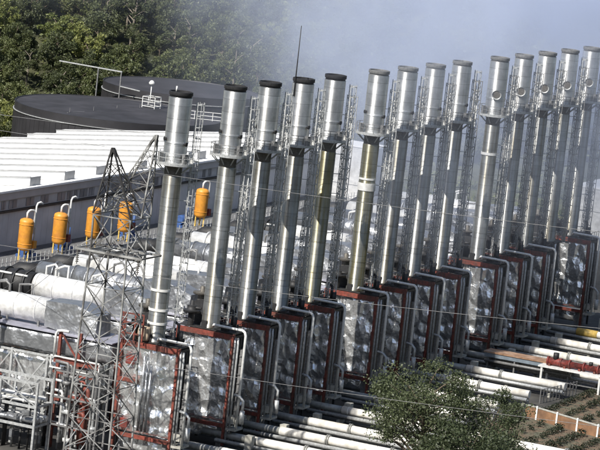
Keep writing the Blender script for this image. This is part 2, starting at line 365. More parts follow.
for i, x in enumerate((65.6, 75.8, 95.2, 112.3)):
    t = empty('blue_pump', (x, 52.4, 8), ['blue pump between the two leftmost orange vessels','blue pump between the second and third orange vessels','blue pump behind the lattice tower','blue pump left of the orange vessel between the first two chimneys'][i], 'pump', 'blue pumps on the walkway')
    b = MB(); b.box(-1.5,1.5,-.8,.8,.0,.35); b.tube([(-1.3,0,1.0),(1.1,0,1.0)], .72, 14); b.build('motor', 'blue', t)
    b = MB(); b.tube([(1.1,0,1.0),(1.6,0,1.0)], .5, 12); b.tube([(1.5,0,1.2),(1.5,0,2.9)], .18, 8); b.build('casing', 'blue', t)

# white clad blocks
def block(name, x0, x1, y0, y1, z0, z1, lab):
    t = empty(name, (x0, y0, 0), lab, 'building')
    b = MB(); b.box(0, x1-x0, 0, y1-y0, z0, z1)
    b.build('wall', 'whiteclad', t)
    b = MB(); b.box(-.1, x1-x0+.1, -.1, y1-y0+.1, z1+.003, z1+.2); b.build('roof', 'roof', t)
    b = MB(); zz = z0+(z1-z0)*.62; b.box(-.03, 0-.003, .0, y1-y0, zz, zz+.08); b.build('joint_strip', 'dim_steel', t)
block('service_tower', 170, 176.5, 47.2, 56., 0, 16.4, 'white clad service tower at the far end of the grey hall')
block('white_building', 213, 226, 12, 27.5, 0, 10.4, 'white walled building at the right edge beyond the last chimney')

# ------------------------------------------------------------------ oil tanks
def tank(c, r, h, lab, rail):
    t = empty('storage_tank', (c[0], c[1], 0), lab, 'tank', 'black oil tanks below the wooded hill')
    b = MB(); b.lathe([(r,0),(r,h),(r,h),(r-.25,h),(r-.25,h-.2)], 96); b.build('shell', 'tank', t)
    b = MB(); b.lathe([(r-.25,h-.12),(r*.5,h+.05),(.05,h+.35)], 96); b.build('roof', 'tankroof', t)
    b = MB(); b.lathe([(r+.02,h-1.5),(r+.2,h-1.5),(r+.2,h-1.5),(r+.2,h-1.38),(r+.2,h-1.38),(r+.02,h-1.38)], 96); b.build('wind_girder', 'grey_steel', t)
    b = MB()
    for k in range(90):
        a = 2*math.pi*k/90; b.bar((r*math.cos(a)*1.004, r*math.sin(a)*1.004, .2), (r*math.cos(a)*1.004, r*math.sin(a)*1.004, h-1.6), .03)
    b.build('seam_ribs', 'tank', t)
    return t
T1 = tank((203.5,111), 18.6, 12, 'black oil tank with a charcoal roof directly behind the white hall roof', 1)
b = MB(); b.bar((-15.6,2,11.95), (16.5,-2.5,11.98), .16, .14)
for k in range(5): b.bar((-15+k*7, 1.9-k, 11.8), (-15+k*7, 1.9-k, 12.8), .07)
b.build('roof_pipe', 'dim_steel', T1)
T2 = tank((243.4,118.5), 15., 13, 'farther black oil tank half hidden by the near one', 1)
t = empty('lamp_post', (212.5,109.5,12.2), 'white lamp post rising from a railed stand on the black tank roof', 'lamp')
b = MB(); b.tube([(0,0,0),(0,0,4.0)], .09, 8); b.build('pole', 'light_steel', t)
b = MB(); b.lathe([(.05,4.0),(.5,4.1),(.55,4.4),(.3,4.75),(.02,4.85)], 14); b.build('lamp_head', 'light_steel', t)
b = MB()
for yy in (-1.6, .9):
    for xx in (-1.2, 1.2):
        b.bar((xx,yy,-.3), (xx,yy,1.9), .12)
    for zz in (.2, 1.0, 1.9): b.bar((-1.2,yy,zz), (1.2,yy,zz), .1)
for xx in (-1.2, 1.2):
    for zz in (.2, 1.0, 1.9): b.bar((xx,-1.6,zz), (xx,.9,zz), .1)
b.build('guard_rail', 'light_steel', t)
t = empty('railed_stand', (206.5, 99.2, 12), 'small railed white platform on the near tank edge between two chimneys', 'platform')
b = MB()
for k in range(5):
    b.bar((k*.8,-k*1.4,-.3), (k*.8,-k*1.4,1.4), .1)
for zz in (.1, .75, 1.4): b.bar((0,0,zz), (3.2,-5.6,zz), .1)
b.build('railing', 'light_steel', t)
t = empty('pipe_gantry', (225.,130.,0), 'pale pipe frame like a goal post behind the near black tank', 'gantry')
zt = 16.3
b = MB(); b.bar((-.5,-3.2,0), (-.5,-3.2,zt), .2); b.build('post', 'dim_steel', t)
b = MB(); b.bar((-1,-8.3,0), (-1,-8.3,zt), .2); b.build('post', 'dim_steel', t)
b = MB(); b.bar((1.2,6.,zt+.1), (-1.1,-8.5,zt+.1), .22); b.bar((-1.,-8.3,zt-2.6), (-2,-13.,zt-2.8), .18); b.build('crossbar', 'grey_steel', t)

# ------------------------------------------------------------------ chimneys
XS = [0., 13.775, 23.055, 32.335, 41.615, 54.944, 64.224, 73.504, 82.784, 96.571, 105.851, 115.131, 124.411, 133.758]
ZB = 13.3
RX, RY = .62, -.785                                   # towards the ladder side
ME = {}
b = MB(); b.lathe([(1.16,0),(1.16,.0),(1.12,.35),(1.03,.5),(1.03,18.3),(1.03,18.3),(.96,18.4)], 44)
for zz in (3.6, 7.4, 11.2, 15.): b.lathe([(1.032,zz),(1.06,zz),(1.06,zz),(1.06,zz+.12),(1.06,zz+.12),(1.032,zz+.12)], 44)
ME['shaft'] = b
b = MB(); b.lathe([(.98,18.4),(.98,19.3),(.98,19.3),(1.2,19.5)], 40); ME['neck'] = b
b = MB(); b.lathe([(1.2,19.5),(1.29,19.75),(1.29,27.0),(1.29,27.0),(1.27,27.02)], 44)
for zz in (20.6, 22.0): b.lathe([(1.292,zz),(1.36,zz),(1.36,zz),(1.36,zz+.14),(1.36,zz+.14),(1.292,zz+.14)], 44)
ME['upper'] = b
b = MB(); b.lathe([(1.292,27.22),(1.315,27.25),(1.315,27.62),(1.315,27.62),(1.2,27.64),(1.2,27.62),(1.16,24.)], 44); b.lathe([(1.16,24.),(.02,24.)], 44); ME['rim'] = b
b = MB(); b.lathe([(1.30,19.62),(2.15,19.62),(2.15,19.62),(2.15,19.9),(2.15,19.9),(1.30,19.9)], 20); 
for k in range(8): a = k*math.pi/4; b.bar((1.0*math.cos(a),1.0*math.sin(a),18.7), (2.0*math.cos(a),2.0*math.sin(a),19.6), .1)
ME['platform'] = b
b = MB()
for k in range(14): a = k*2*math.pi/14; b.bar((2.1*math.cos(a),2.1*math.sin(a),19.9), (2.1*math.cos(a),2.1*math.sin(a),21.0), .06)
b.ring((0,0,20.45), 2.1, .03, 20, 4); b.ring((0,0,21.0), 2.1, .035, 20, 4); ME['rail'] = b
# caged access ladder with its brackets
def ladder_mb(wd, z0, z1, off):
    b = MB(); ax = Vector((RX, RY, 0)); ay = Vector((-RY, RX, 0)); c = ax*off
    for sgn in (-1, 1): b.bar(c+ay*sgn*wd/2+Vector((0,0,z0)), c+ay*sgn*wd/2+Vector((0,0,z1)), .085)
    for k in range(int((z1-z0)/.45)): b.bar(c-ay*wd/2+Vector((0,0,z0+.3+k*.45)), c+ay*wd/2+Vector((0,0,z0+.3+k*.45)), .045)
    for k in range(int((z1-z0)/2.4)):
        z = z0+1+k*2.4; b.bar(ax*1.05+Vector((0,0,z)), c+ax*.05+Vector((0,0,z)), .08); b.bar(c-ay*.75+Vector((0,0,z)), c+ay*.75+Vector((0,0,z)), .10)
    return b
def cage_mb(wd, z0, z1, off):
    b = MB(); ax = Vector((RX, RY, 0)); ay = Vector((-RY, RX, 0)); c = ax*off; dp = .75
    pts = [c+ay*wd/2, c+ay*(wd/2+.12)+ax*dp*.5, c+ay*wd*.3+ax*dp, c-ay*wd*.3+ax*dp, c-ay*(wd/2+.12)+ax*dp*.5, c-ay*wd/2]
    for k in range(int((z1-z0)/1.25)+1):
        z = Vector((0,0,z0+k*1.25))
        for p, q in zip(pts[:-1], pts[1:]): b.bar(p+z, q+z, .06, .09)
    for p in pts[1:-1]: b.bar(p+Vector((0,0,z0)), p+Vector((0,0,z1)), .05)
    return b
ME['ladder'] = ladder_mb(.62, .3, 26.6, 1.95); ME['cage'] = cage_mb(.62, 2.6, 26.6, 1.95)
# lattice cable tower used beside the grouped chimneys
b = MB(); ax = Vector((RX, RY, 0)); ay = Vector((-RY, RX, 0)); c = ax*2.35
cs = [c+ax*.45+ay*.75, c-ax*.45+ay*.75, c-ax*.45-ay*.75, c+ax*.45-ay*.75]
for p in cs: b.bar(p, p+Vector((0,0,25.3)), .075)
for k in range(21):
    z = Vector((0,0,.4+k*1.24))
    for p, q in zip(cs, cs[1:]+cs[:1]): b.bar(p+z, q+z, .055)
    for p, q in ((cs[0], cs[3]), (cs[1], cs[2])):
        if k % 2: p, q = q, p
        if k < 20: b.bar(p+z, q+z+Vector((0,0,1.24)), .05)
ME['tower'] = b
b = MB()
for k in range(6): b.tube([c+ay*(-.5+.2*k)+ax*.1, c+ay*(-.5+.2*k)+ax*.1+Vector((0,0,22+k*.5))], .045, 6)
ME['cables'] = b
FC = Vector((-math.cos(YAW), -math.sin(YAW), 0)); FR = Vector((math.sin(YAW), -math.cos(YAW), 0))
def stub(d, z, r, l, r0=1.29):
    d = d.normalized(); return MB().tube([d*(r0-.05)+Vector((0,0,z)), d*(r0+l)+Vector((0,0,z)), d*(r0+l)+Vector((0,0,z)), d*(r0+l+.08)+Vector((0,0,z))], [r, r, r*1.35, r*1.35], 14)
ME['nozl'] = stub(FC*.55-FR*.85, 22.4, .17, .16); ME['nozr'] = stub(FC*.62+FR*.8, 22.0, .17, .16)
b = MB(); d = FC.copy(); z = 22.6
b.tube([d*1.2+Vector((0,0,z)), d*1.5+Vector((0,0,z)), d*1.5+Vector((0,0,z)), d*1.62+Vector((0,0,z))], [.5, .5, .62, .62], 24, False); ME['port'] = b
b = MB(); b.tube([d*1.25+Vector((0,0,z)), d*1.52+Vector((0,0,z))], .47, 20); ME['porthole'] = b
b = MB(); b.box(-.25,.25,-.2,.2,19.9,21.0); ME['pbox'] = b
SK = {k: None for k in ME}
def me(k, material):
    key = (k, material)
    if key not in SK: SK[key] = ME[k].mesh(k, material)
    return SK[key]
slab = ['lone chimney at the far left, standing apart with pale rings round its foot',
 'chimney with a black sooted rim, first of the group right of the wide left gap', 'chimney with a black sooted rim, third from the left', 'chimney with a thin mast beside its top, fourth from the left',
 'yellow stained chimney, fifth from the left, last before the white service tower', 'chimney with a broad white clamp band halfway up its yellowed shaft',
 'chimney right next to the white banded one, on its right', 'eighth chimney from the left in light smoke', 'ninth chimney from the left, last before the third gap',
 'chimney with a round port and pale clamp, first after the third gap', 'smoke veiled chimney with a round port, eleventh from the left', 'smoke veiled chimney with a round port, twelfth from the left',
 'smoke veiled chimney with the largest round port and a white mark on its rim', 'rightmost chimney, cut close to the photo edge']
tone = ['silver','silver','silver','silver','yellowed','yellowed','silver','silver','silver','silver','silver','silver','silver','silver']
for i, X in enumerate(XS):
    t = empty('chimney', (X, 0, ZB), slab[i], 'chimney', 'metal chimneys in a long row')
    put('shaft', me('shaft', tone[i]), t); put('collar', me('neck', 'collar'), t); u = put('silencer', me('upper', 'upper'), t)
    put('rim', me('rim', 'soot' if i < 5 else 'dim_steel'), u)
    p = put('platform', me('platform', 'grey_steel'), t); put('railing', me('rail', 'grey_steel' if i < 1 else 'dim_steel'), p)
    l = put('ladder', me('ladder', 'grey_steel'), t); put('safety_cage', me('cage', 'grey_steel'), l)
    if i > 0:
        l = put('cable_tower', me('tower', 'grey_steel' if i < 6 else 'dim_steel'), t); put('cables', me('cables', 'light_steel'), l)
    if i < 9:
        put('nozzle', me('nozl', 'black'), t); put('nozzle', me('nozr', 'black'), t)
    else:
        q = put('round_port', me('port', 'grey_steel'), t); put('port_cover', me('porthole', 'collar'), q)
    for a, mtl in ((-.9, 'light_steel'), (-2.0, 'dim_steel'), (.3, 'light_steel'), (2.6, 'dim_steel')):
        o = put('junction_box', me('pbox', mtl), t); o.location = (1.8*math.cos(a), 1.8*math.sin(a), 0); o.rotation_euler = (0, 0, a); o.scale = (1, 1, 1)
    if i in (5, 9):
        b = MB(); zz = {5: 12.6, 9: 14.3}[i]; hh = {5: .95, 9: .35}[i]
        b.lathe([(1.07,zz),(1.13,zz),(1.13,zz),(1.13,zz+hh),(1.13,zz+hh),(1.07,zz+hh)], 44)
        if i == 5: b.lathe([(1.07,zz+1.35),(1.11,zz+1.35),(1.11,zz+1.35),(1.11,zz+1.6),(1.11,zz+1.6),(1.07,zz+1.6)], 44)
        b.build('clamp_band', 'whiteclad', t)
    if i == 0:
        for zz in (1.9, 3.4, 5.6):
            b = MB(); b.lathe([(1.07,zz),(1.12,zz),(1.12,zz),(1.12,zz+.28),(1.12,zz+.28),(1.07,zz+.28)], 44); b.build('clamp_band', 'light_steel', t)
        b = MB(); b.tube([(-.6,.3,27.6),(-.6,.3,28.2)], .09, 8); b.build('beacon', 'light_steel', t)
    if i == 3:
        b = MB(); b.tube([(-1.3,.5,25.5),(-1.3,.5,33.8)], [.09,.05], 6); b.build('mast', 'dark_steel', t)

# ------------------------------------------------------------------ foil clad boiler boxes under the chimneys
ulab = ['crumpled foil box with two red hatches in full sun at the lower left', 'brightly lit foil box, first right of the one with red hatches', 'foil box under the third chimney with a dark red frame',
 'foil box under the fourth chimney with a bright bulge near its top', 'dim blue grey foil box, last of its group below the fifth chimney', 'foil box with a wide dim side, first after the second gap',
 'foil box under the seventh chimney in shade', 'foil box under the eighth chimney with a bright upper corner', 'foil box under the ninth chimney behind the green tree', 'brightly lit foil box, first after the third gap',
 'foil box under the eleventh chimney', 'foil box under the twelfth chimney, last before the dark gap', None, 'rightmost foil box at the photo edge']
def unit_meshes(seed):
    d = {}
    b = MB(); b.quilt(-1.35, 1.3, -3.45, 3.1, 2.9, 12.9, .25, .25, seed); d['casing'] = b.mesh('casing', 'foil')
    b = MB(); b.quilt(-1.0, 1.2, -3.2, 2.9, .9, 2.55, .4, .1, seed+5); d['hopper'] = b.mesh('hopper', 'foil')
    return d
UV = [unit_meshes(s) for s in (1, 2, 3, 4)]
UM = {}
b = MB()
for yy in (-3.75, 3.2): b.box(-1.75, -1.35, yy-.14, yy+.14, .4, 13.15)
b.box(-1.72, -1.38, -3.57, 3.02, 12.55, 13.1); b.box(-1.72, -1.38, -3.57, 3.02, 2.45, 2.85)
UM['frame'] = b.mesh('frame', 'red')
b = MB()
for yy in (-3.75, 3.2): b.box(1.45, 1.7, yy-.12, yy+.12, .4, 13.1)
b.box(-1.34, 1.44, -3.85, -3.65, 12.7, 13.0); b.box(-1.34, 1.44, -3.85, -3.65, 2.5, 2.8)
b.box(1.46,1.69,-3.7,3.15,12.72,12.98)
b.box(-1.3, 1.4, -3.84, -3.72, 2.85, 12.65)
for k in range(3): b.box(-.9+k*.9,-.75+k*.9,-3.95,-3.84,2.9,12.6)
for zz in (5.2,8.4,11.2): b.box(-1.25,1.4,-4.0,-3.953,zz,zz+.22)
UM['rear'] = b.mesh('shade_dark_cladding', 'dark_steel')  # far columns and side sheet coloured near-black as shade between the boxes
for k, yy in enumerate((-4.15, -4.5)):
    b = MB(); b.tube([(-1.75,yy,1.0+k),(-1.75,yy,12.0+.2*k),(-1.65,yy+.1,12.5),(-1.2,yy+.3,12.75)], .13, 8); UM['riser%d' % k] = b.mesh('riser_pipe', 'grey_steel')
b = MB(); b.box(-1.45, -.75, -5.0, -4.72, 3.2, 11.6)
for k in range(8): b.box(-1.56, -1.45-.003, -5.0, -4.72, 3.5+k*1.05, 3.62+k*1.05)
UM['louvre_and_shade'] = b.mesh('side_panel', 'dim_steel')
b = MB(); b.tube([(-1.6,-5.25,2.6),(-1.6,-5.25,13.3),(-1.6,-5.1,13.68),(-1.6,-4.8,13.85),(-1.6,-1.2,13.9),(-1.2,-.9,13.6)], .16, 8); UM['arch'] = b.mesh('pipe_arch', 'light_steel')
b = MB(); b.box(-1.3, 1.75, -3.9, 3.3, 13.16, 13.28)
for yy in (-3.85, 3.25): b.bar((-1.3,yy,14.3), (1.7,yy,14.3), .05)
for xx in (): 
    for zz in (13.8, 14.3): b.bar((xx,-4.6,zz), (xx,3.3,zz), .05)
for k in range(4): b.bar((-1.3+k*1.0,-3.85,13.2), (-1.3+k*1.0,-3.85,14.3), .05)
UM['top'] = b.mesh('roof_deck', 'dark_steel')
for k, (xx, yy) in enumerate(((-1.0,-3.0),(-1.0,2.5),(1.1,-3.0),(1.1,2.5))):
    b = MB(); b.box(xx-.25, xx+.25, yy-.25, yy+.25, 0, 2.6); UM['leg%d' % k] = b.mesh('leg', 'dim_steel')
b = MB(); b.lathe([(.35,13.3),(.35,14.7),(.35,14.7),(1.0,14.75),(1.0,15.0),(1.0,15.0),(.55,15.05),(.55,15.5),(.55,15.5),(.25,15.6),(.2,16.1),(.02,16.15)], 18, (-.9,2.1)); b.tube([(-.9,2.1,15.3),(-.9,.9,15.3)], .18, 8); b.box(-1.2,-.5,-.1,.6,13.3,14.1)
UM['valve'] = b.mesh('damper_drive', 'black')
b = MB(); b.box(-1.0,-.4,-2.6,-1.8,13.3,14.0); b.tube([(.9,-2.6,13.3),(.9,-2.6,14.7)], .25, 10); b.tube([(1.0,-2.2,13.3),(1.0,-2.2,15.3),(1.3,-1.6,15.5)], .16, 8); b.tube([(1.45,2.4,13.6),(1.45,-2.8,13.6)], .22, 10); b.box(.6,1.5,1.3,2.4,13.3,14.7)
UM['gear'] = b.mesh('roof_gear', 'black')
b = MB(); b.box(-1.9, .2, -5.3, -4.1, 2.3, 2.55); b.bar((-1.8,-5.2,2.4),(-1.8,-5.2,3.6),.06); b.bar((.1,-5.2,2.4),(.1,-5.2,3.6),.06); b.bar((-1.8,-5.2,3.5),(.1,-5.2,3.5),.06)
b.box(-1.8,-.6,-5.05,-4.2,3.1,3.9)
UM['landing'] = b.mesh('landing', 'concrete')
for i, X in enumerate(XS):
    if i == 12: continue
    t = empty('boiler_box', (X, 0, 0), ulab[i], 'boiler', 'foil clad boiler boxes under the chimneys')
    V = UV[i % 4]
    put('casing', V['casing'], t); put('hopper', V['hopper'], t); put('frame', UM['frame'], t); put('shade_dark_cladding', UM['rear'], t)
    put('riser_pipe', UM['riser0'], t); put('riser_pipe', UM['riser1'], t); put('side_panel', UM['louvre_and_shade'], t); put('pipe_arch', UM['arch'], t)
    put('roof_deck', UM['top'], t); put('damper_drive', UM['valve'], t); put('roof_gear', UM['gear'], t); put('landing', UM['landing'], t)
    for k in range(4): put('leg', UM['leg%d' % k], t)
    if i == 0:
        for yy, zz in ((1.9, 11.1), (1.95, 4.0)):
            b = MB(); b.box(-1.95,-1.66,yy-.5,yy+.5,zz-.5,zz+.5); b.build('hatch', 'redpaint', t)
        b = MB(); b.box(-1.9,-1.62,.75,3.0,8.6,9.0); b.build('stiffener', 'red', t)
        for yy in (-.3, .15, -.75):
            b = MB(); b.tube([(-1.8,yy,3.4),(-1.8,yy,11.6+yy)], .16, 8); b.build('riser_pipe', 'greyfoil', t)
        b = MB()
        for k in range(4): b.bar((-2.2,3.3-.2*k,13.3), (-2.2,3.3-.2*k,16.2), .12)
        for zz in (14, 15.2, 16.2): b.bar((-2.2,3.4,zz), (-2.0,.6,zz), .16)
        for yy in (.6, 1.6): b.bar((-2.1,yy,13.3), (-2.1,yy,16.2), .16)
        b.build('guard_frame', 'red', t)
        b = MB(); b.quilt(-1.7,-.9,.2,1.3,13.3,15.0,.3,.12,9); b.build('lagged_valve', mat('tan_lagging', (.42,.33,.24), .8, 0, .3, 1.5), t)
t = empty('steel_trestle', (XS[12], 0, 0), 'dark steel trestle carrying the chimney in the gap left of the last foil box', 'trestle')
for xx in (-1.2, 1.2):
    for yy in (-1.2, 1.2): b = MB(); b.bar((xx,yy,0), (xx,yy,13.3), .3); b.build('leg', 'dark_steel', t)
b = MB()
for zz in (3, 6.5, 10, 13.1):
    for s_ in (-1.2, 1.2): b.bar((s_,-1.2,zz),(s_,1.2,zz),.22); b.bar((-1.2,s_,zz),(1.2,s_,zz),.22)
b.box(-1.6,1.6,-1.6,1.6,13.12,13.29); b.build('beams', 'dark_steel', t)

# ------------------------------------------------------------------ exhaust ducts between hall and boxes
dl = ['white and grey exhaust duct leading to the box with red hatches']+['white exhaust duct behind the %s chimney from the left' % ORD[i] for i in range(1, 14)]
DM = {}
b = MB(); b.tube([(0,13.2,14.3),(0,22.6,14.3)], 1.45, 28)
for yy in (14.5, 17.2, 19.9, 22.2): b.tube([(0,yy,14.3),(0,yy+.18,14.3)], 1.5, 28)
DM['pipe'] = b.mesh('round_duct', 'whiteclad')
b = MB(); b.tube([(0,22.8,14.2),(0,27.4,14.2)], 1.55, 24)
for yy in (23.6, 25., 26.4): b.tube([(0,yy,14.2),(0,yy+.25,14.2)], 1.75, 24)
DM['joint'] = b.mesh('expansion_joint', 'black')
b = MB()
for k in range(2): b.tube([(-1.2,23.3+k*2.1,15.35),(-1.2,24.9+k*2.1,15.35)], .14, 8)
DM['slots'] = b.mesh('joint_rods', 'light_steel')
b = MB()   # faceted hood: round duct down to flat box
b.add([(-1.5,13.1,12.9),(1.5,13.1,12.9),(1.5,13.1,15.7),(-1.5,13.1,15.7),(-1.9,9.2,12.4),(1.9,9.2,12.4),(1.7,9.2,15.9),(-1.7,9.2,15.9),(-1.9,6.5,12.4),(1.9,6.5,12.4),(1.5,6.5,15.0),(-1.5,6.5,15.0)],
      [(0,1,2,3),(0,4,5,1),(1,5,6,2),(2,6,7,3),(3,7,4,0),(4,8,9,5),(5,9,10,6),(6,10,11,7),(7,11,8,4),(11,10,9,8)])
DM['hood'] = b.mesh('hood', 'greyfoil')
b = MB(); b.quilt(-2.6, 2.6, 3.9, 21.5, 10.2, 12.35, .45, .10, 12); DM['duct'] = b.mesh('flat_duct', 'greyfoil')
b = MB(); b.box(-2.8, 2.8, 3.8, 21.6, 12.5, 12.62); DM['cover'] = b.mesh('duct_cover', mat('lilac_grey_sheet', (.34, .34, .40), .5, .3, .15, .5))
b = MB(); b.quilt(-1.9, 2.2, 6.6, 21., 4.6, 9.6, .5, .22, 21); DM['body'] = b.mesh('lagged_body', 'foil'); DM['bodyg'] = b.mesh('lagged_body', 'greyfoil')
b = MB()
for yy in (7, 11.5, 16, 20.5):
    for xx in (-2.9, 2.9): b.bar((xx,yy,0), (xx,yy,10.1), .26)
for zz in (3.4, 9.9):
    for xx in (-2.9, 2.9): b.bar((xx,7,zz), (xx,20.5,zz), .22)
for k, yy in enumerate((7, 11.5, 16)):
    b.bar((-2.9,yy,3.5), (-2.9,yy+4.5,9.8), .14); b.bar((-2.9,yy+4.5,3.5), (-2.9,yy,9.8), .14)
DM['stand'] = b.mesh('support_frame', 'grey_steel')
b = MB()
for yy in (14, 18, 22, 26):
    for xx in (-1.2, 1.2): b.bar((xx,yy,12.6 if yy < 21 else 0), (xx,yy,13.2), .22)
DM['saddle'] = b.mesh('saddles', 'dim_steel')
b = MB(); b.tube([(0,27.4,14.2),(0,30,14.0),(0,32,12.6),(0,33,10),(0,33.2,2)], 1.0, 16); DM['elbow'] = b.mesh('inlet_elbow', 'black')
b = MB(); b.tube([(0,13.2,14.3),(0,15.,14.2),(0,18.,14.35),(0,22.6,14.3),(0,22.6,14.3),(0,27.3,14.2)], [1.4,1.5,1.36,1.45,1.3,1.3], 28)
for yy in (14.2, 16.1, 18.3, 20.6, 22.4, 25.): b.tube([(0,yy,14.3),(0,yy+.16,14.3)], 1.53, 28)
DM['pipef'] = b.mesh('round_duct', 'foil'); DM['pipeg'] = b.mesh('round_duct', 'greyfoil')
b = MB(); b.tube([(0,13.2,14.3),(0,22.6,14.3),(0,22.6,14.3),(0,27.3,14.2)], [1.45,1.45,1.3,1.3], 28)
for yy in (14.5, 17.2, 19.9, 22.2, 25.): b.tube([(0,yy,14.3),(0,yy+.18,14.3)], 1.5, 28)
DM['pipew'] = b.mesh('round_duct', 'whiteclad')
DUCTK = ['pipew','pipe','pipeg','pipew','pipe','pipeg','pipew','pipeg','pipe','pipeg','pipeg','pipew','pipeg','pipew']; rsd = random.Random(77)
for i, X in enumerate(XS):
    t = empty('exhaust_duct', (X, 0, 0), dl[i], 'duct', 'exhaust ducts behind the chimney row')
    for k, nme in (('pipe','round_duct'),('joint','expansion_joint'),('slots','joint_rods'),('hood','hood'),('duct','flat_duct'),('cover','duct_cover'),('body','lagged_body'),('stand','support_frame'),('saddle','saddles'),('elbow','inlet_elbow')):
        if k in ('joint', 'slots') and i not in (1, 4, 8): continue
        if k == 'pipe': k = DUCTK[i]
        if k == 'body' and i: k = 'bodyg'
        put(nme, DM[k], t)
    for q in range(3):
        b = MB(); yy = 10.5+rsd.random()*10; b.tube([(-.3+q*.4,yy,14.5),(-.3+q*.4,yy,16.2+rsd.random()),(-.3+q*.4,yy+.5,16.7+rsd.random()*.5),(-.3+q*.4,yy+1.6,16.6),(-.3+q*.4,yy+1.6,15)], .14, 8)
        b.build('bypass_pipe', 'light_steel' if i % 2 else 'dim_steel', t)
    for q in range(6):
        b = MB(); xx = rsd.choice((-3.6,-3.4,3.5)); yy = 6+rsd.random()*14; hh = 6+rsd.random()*8
        b.tube([(xx,yy,0),(xx,yy,hh),(xx+.3,yy+.6,hh+.5),(xx+1.2,yy+.9,hh+.5)], .12+rsd.random()*.16, 8); b.tube([(xx,yy,hh-.7),(xx,yy,hh-.45)], .42, 10)
        b.build('standpipe', rsd.choice(('greyfoil','dim_steel','dark_steel','red','light_steel','black')), t)

# blowers on trestles, added to darken the gaps between the chimney feet
BL = {}
b = MB(); b.tube([(-.9,0,14.1),(.9,0,14.1)], 1.45, 22); b.box(-.7,.7,-.2,1.4,12.75,14.0); b.tube([(.9,0,14.1),(1.5,0,14.1)], .5, 12); b.tube([(1.5,0,14.1),(2.6,0,14.1)], .62, 14); BL['housing'] = b.mesh('scroll_housing', 'black')
b = MB(); b.lathe([(.5,15.3),(.5,16.0),(.5,16.0),(1.05,16.02),(1.05,16.25),(1.05,16.25),(.3,16.3),(.3,16.9),(.02,17.0)], 18, (0,.5)); BL['damper'] = b.mesh('outlet_damper', 'collar')
b = MB(); b.box(-2.1,2.9,-1.7,1.8,12.45,12.7)
for xx in (-1.9, 2.7):
    for yy in (-1.5, 1.6): b.bar((xx,yy,0), (xx,yy,12.45), .26)
for zz in (4, 8, 12):
    for xx in (-1.9, 2.7): b.bar((xx,-1.5,zz), (xx,1.6,zz), .2)
    for yy in (-1.5, 1.6): b.bar((-1.9,yy,zz), (2.7,yy,zz), .2)
BL['trestle'] = b.mesh('trestle', 'dark_steel')
b = MB()
for zz in (13.2, 13.75): 
    b.bar((-2.1,-1.7,zz), (2.9,-1.7,zz), .06); b.bar((-2.1,1.8,zz), (2.9,1.8,zz), .06)
for k in range(6): b.bar((-2.1+k,-1.7,12.7), (-2.1+k,-1.7,13.75), .06); b.bar((-2.1+k,1.8,12.7), (-2.1+k,1.8,13.75), .06)
for k in (-2.1, 2.9):
    for zz in (13.2, 13.75): b.bar((k,-1.7,zz), (k,1.8,zz), .06)
BL['rail'] = b.mesh('railing', 'dim_steel')
for i, X in enumerate(XS[:-1]):
    t = empty('blower', (X+4.4, 3.0, 0), 'added black blower right of the foot of the %s chimney from the left' % ORD[i], 'blower', 'added black blowers between the chimney feet')
    put('scroll_housing', BL['housing'], t); put('outlet_damper', BL['damper'], t); put('trestle', BL['trestle'], t); put('railing', BL['rail'], t)

# red steel stair frame and pale pipe rack at the lower left
t = empty('red_steel_frame', (-3.4, 8.4, 0), 'red and white steel frame left of the lattice tower before the grey duct', 'steel frame')
for xx, yy, zz in ((0,-1.0,13.2),(0,1.5,13.2),(1.6,-1,11)): b = MB(); b.bar((xx,yy,0), (xx,yy,zz), .34); b.build('column', 'red', t)
b = MB()
for zz in (2.6, 5.6, 8.6, 9.8): b.bar((0,-3.6,zz), (0,2.0,zz), .36, .5)
for zz in (4.2, 7.4): b.bar((0,-1.0,zz), (1.6,-1,zz), .3)
b.bar((0,-1,10), (0,1.5,13), .16); b.build('beams', 'red', t)
b = MB()
for zz in (3.0, 6.0, 9.0, 10.3): b.bar((-.4,-3.8,zz), (-.4,2.3,zz), .14)
for zz in (3.0, 6.0, 9.0): b.bar((-.4,-3.8,zz), (-.4,-3.8,zz+1.2), .12); b.bar((-.4,2.2,zz),(-.4,2.2,zz+1.2),.12)
b.tube([(-.35,1.9,10.3),(-.35,1.9,12.7),(-.35,1.7,13.1),(-.35,1.2,13.2),(-.35,.3,13.2)], .16, 8); b.build('handrails', 'light_steel', t)
for k in range(5): b = MB(); b.box(.3,.9,-3.2+k*1.1,-2.6+k*1.1,[3,6.1,9,3,6][k],[4.4,7.2,10,4,7.6][k]); b.build('instrument_box', 'greyfoil', t)
t = empty('pipe_rack', (-8.5, 14, 0), 'pale two level pipe rack with cross bracing in the lower left corner', 'pipe rack')
b = MB()
for xx in (0, 3.4):
    for yy in (-4.6, 0, 4.6, 9.2): b.bar((xx,yy,0), (xx,yy,7.9), .24)
    for zz in (3.0, 5.2, 7.8): b.bar((xx,-4.7,zz), (xx,9.3,zz), .22, .28)
for yy in (-4.6, 0, 4.6, 9.2):
    for zz in (3.0, 5.2): b.bar((0,yy,zz), (3.4,yy,zz), .2)
for yy in (-4.6, 4.6): b.bar((0,yy,5.3), (0,yy+4.6,7.7), .1); b.bar((0,yy+4.6,5.3), (0,yy,7.7), .1)
b.build('frame', 'grey_steel', t)
rs = random.Random(5)
for k in range(9):
    zz = 3.3 if k < 5 else 5.5; rr = rs.choice((.16, .22, .3)); xx = .4+(k % 5)*.62
    b = MB(); b.tube([(xx,-4.6,zz+rr),(xx,9.6,zz+rr)], rr, 10)
    for j in range(3): b.tube([(xx,-3+j*4,zz+rr),(xx,-2.75+j*4,zz+rr)], rr*1.5, 10)
    b.build('pipe', rs.choice(('whiteclad','grey_steel','greyfoil','pipegrey')), t)
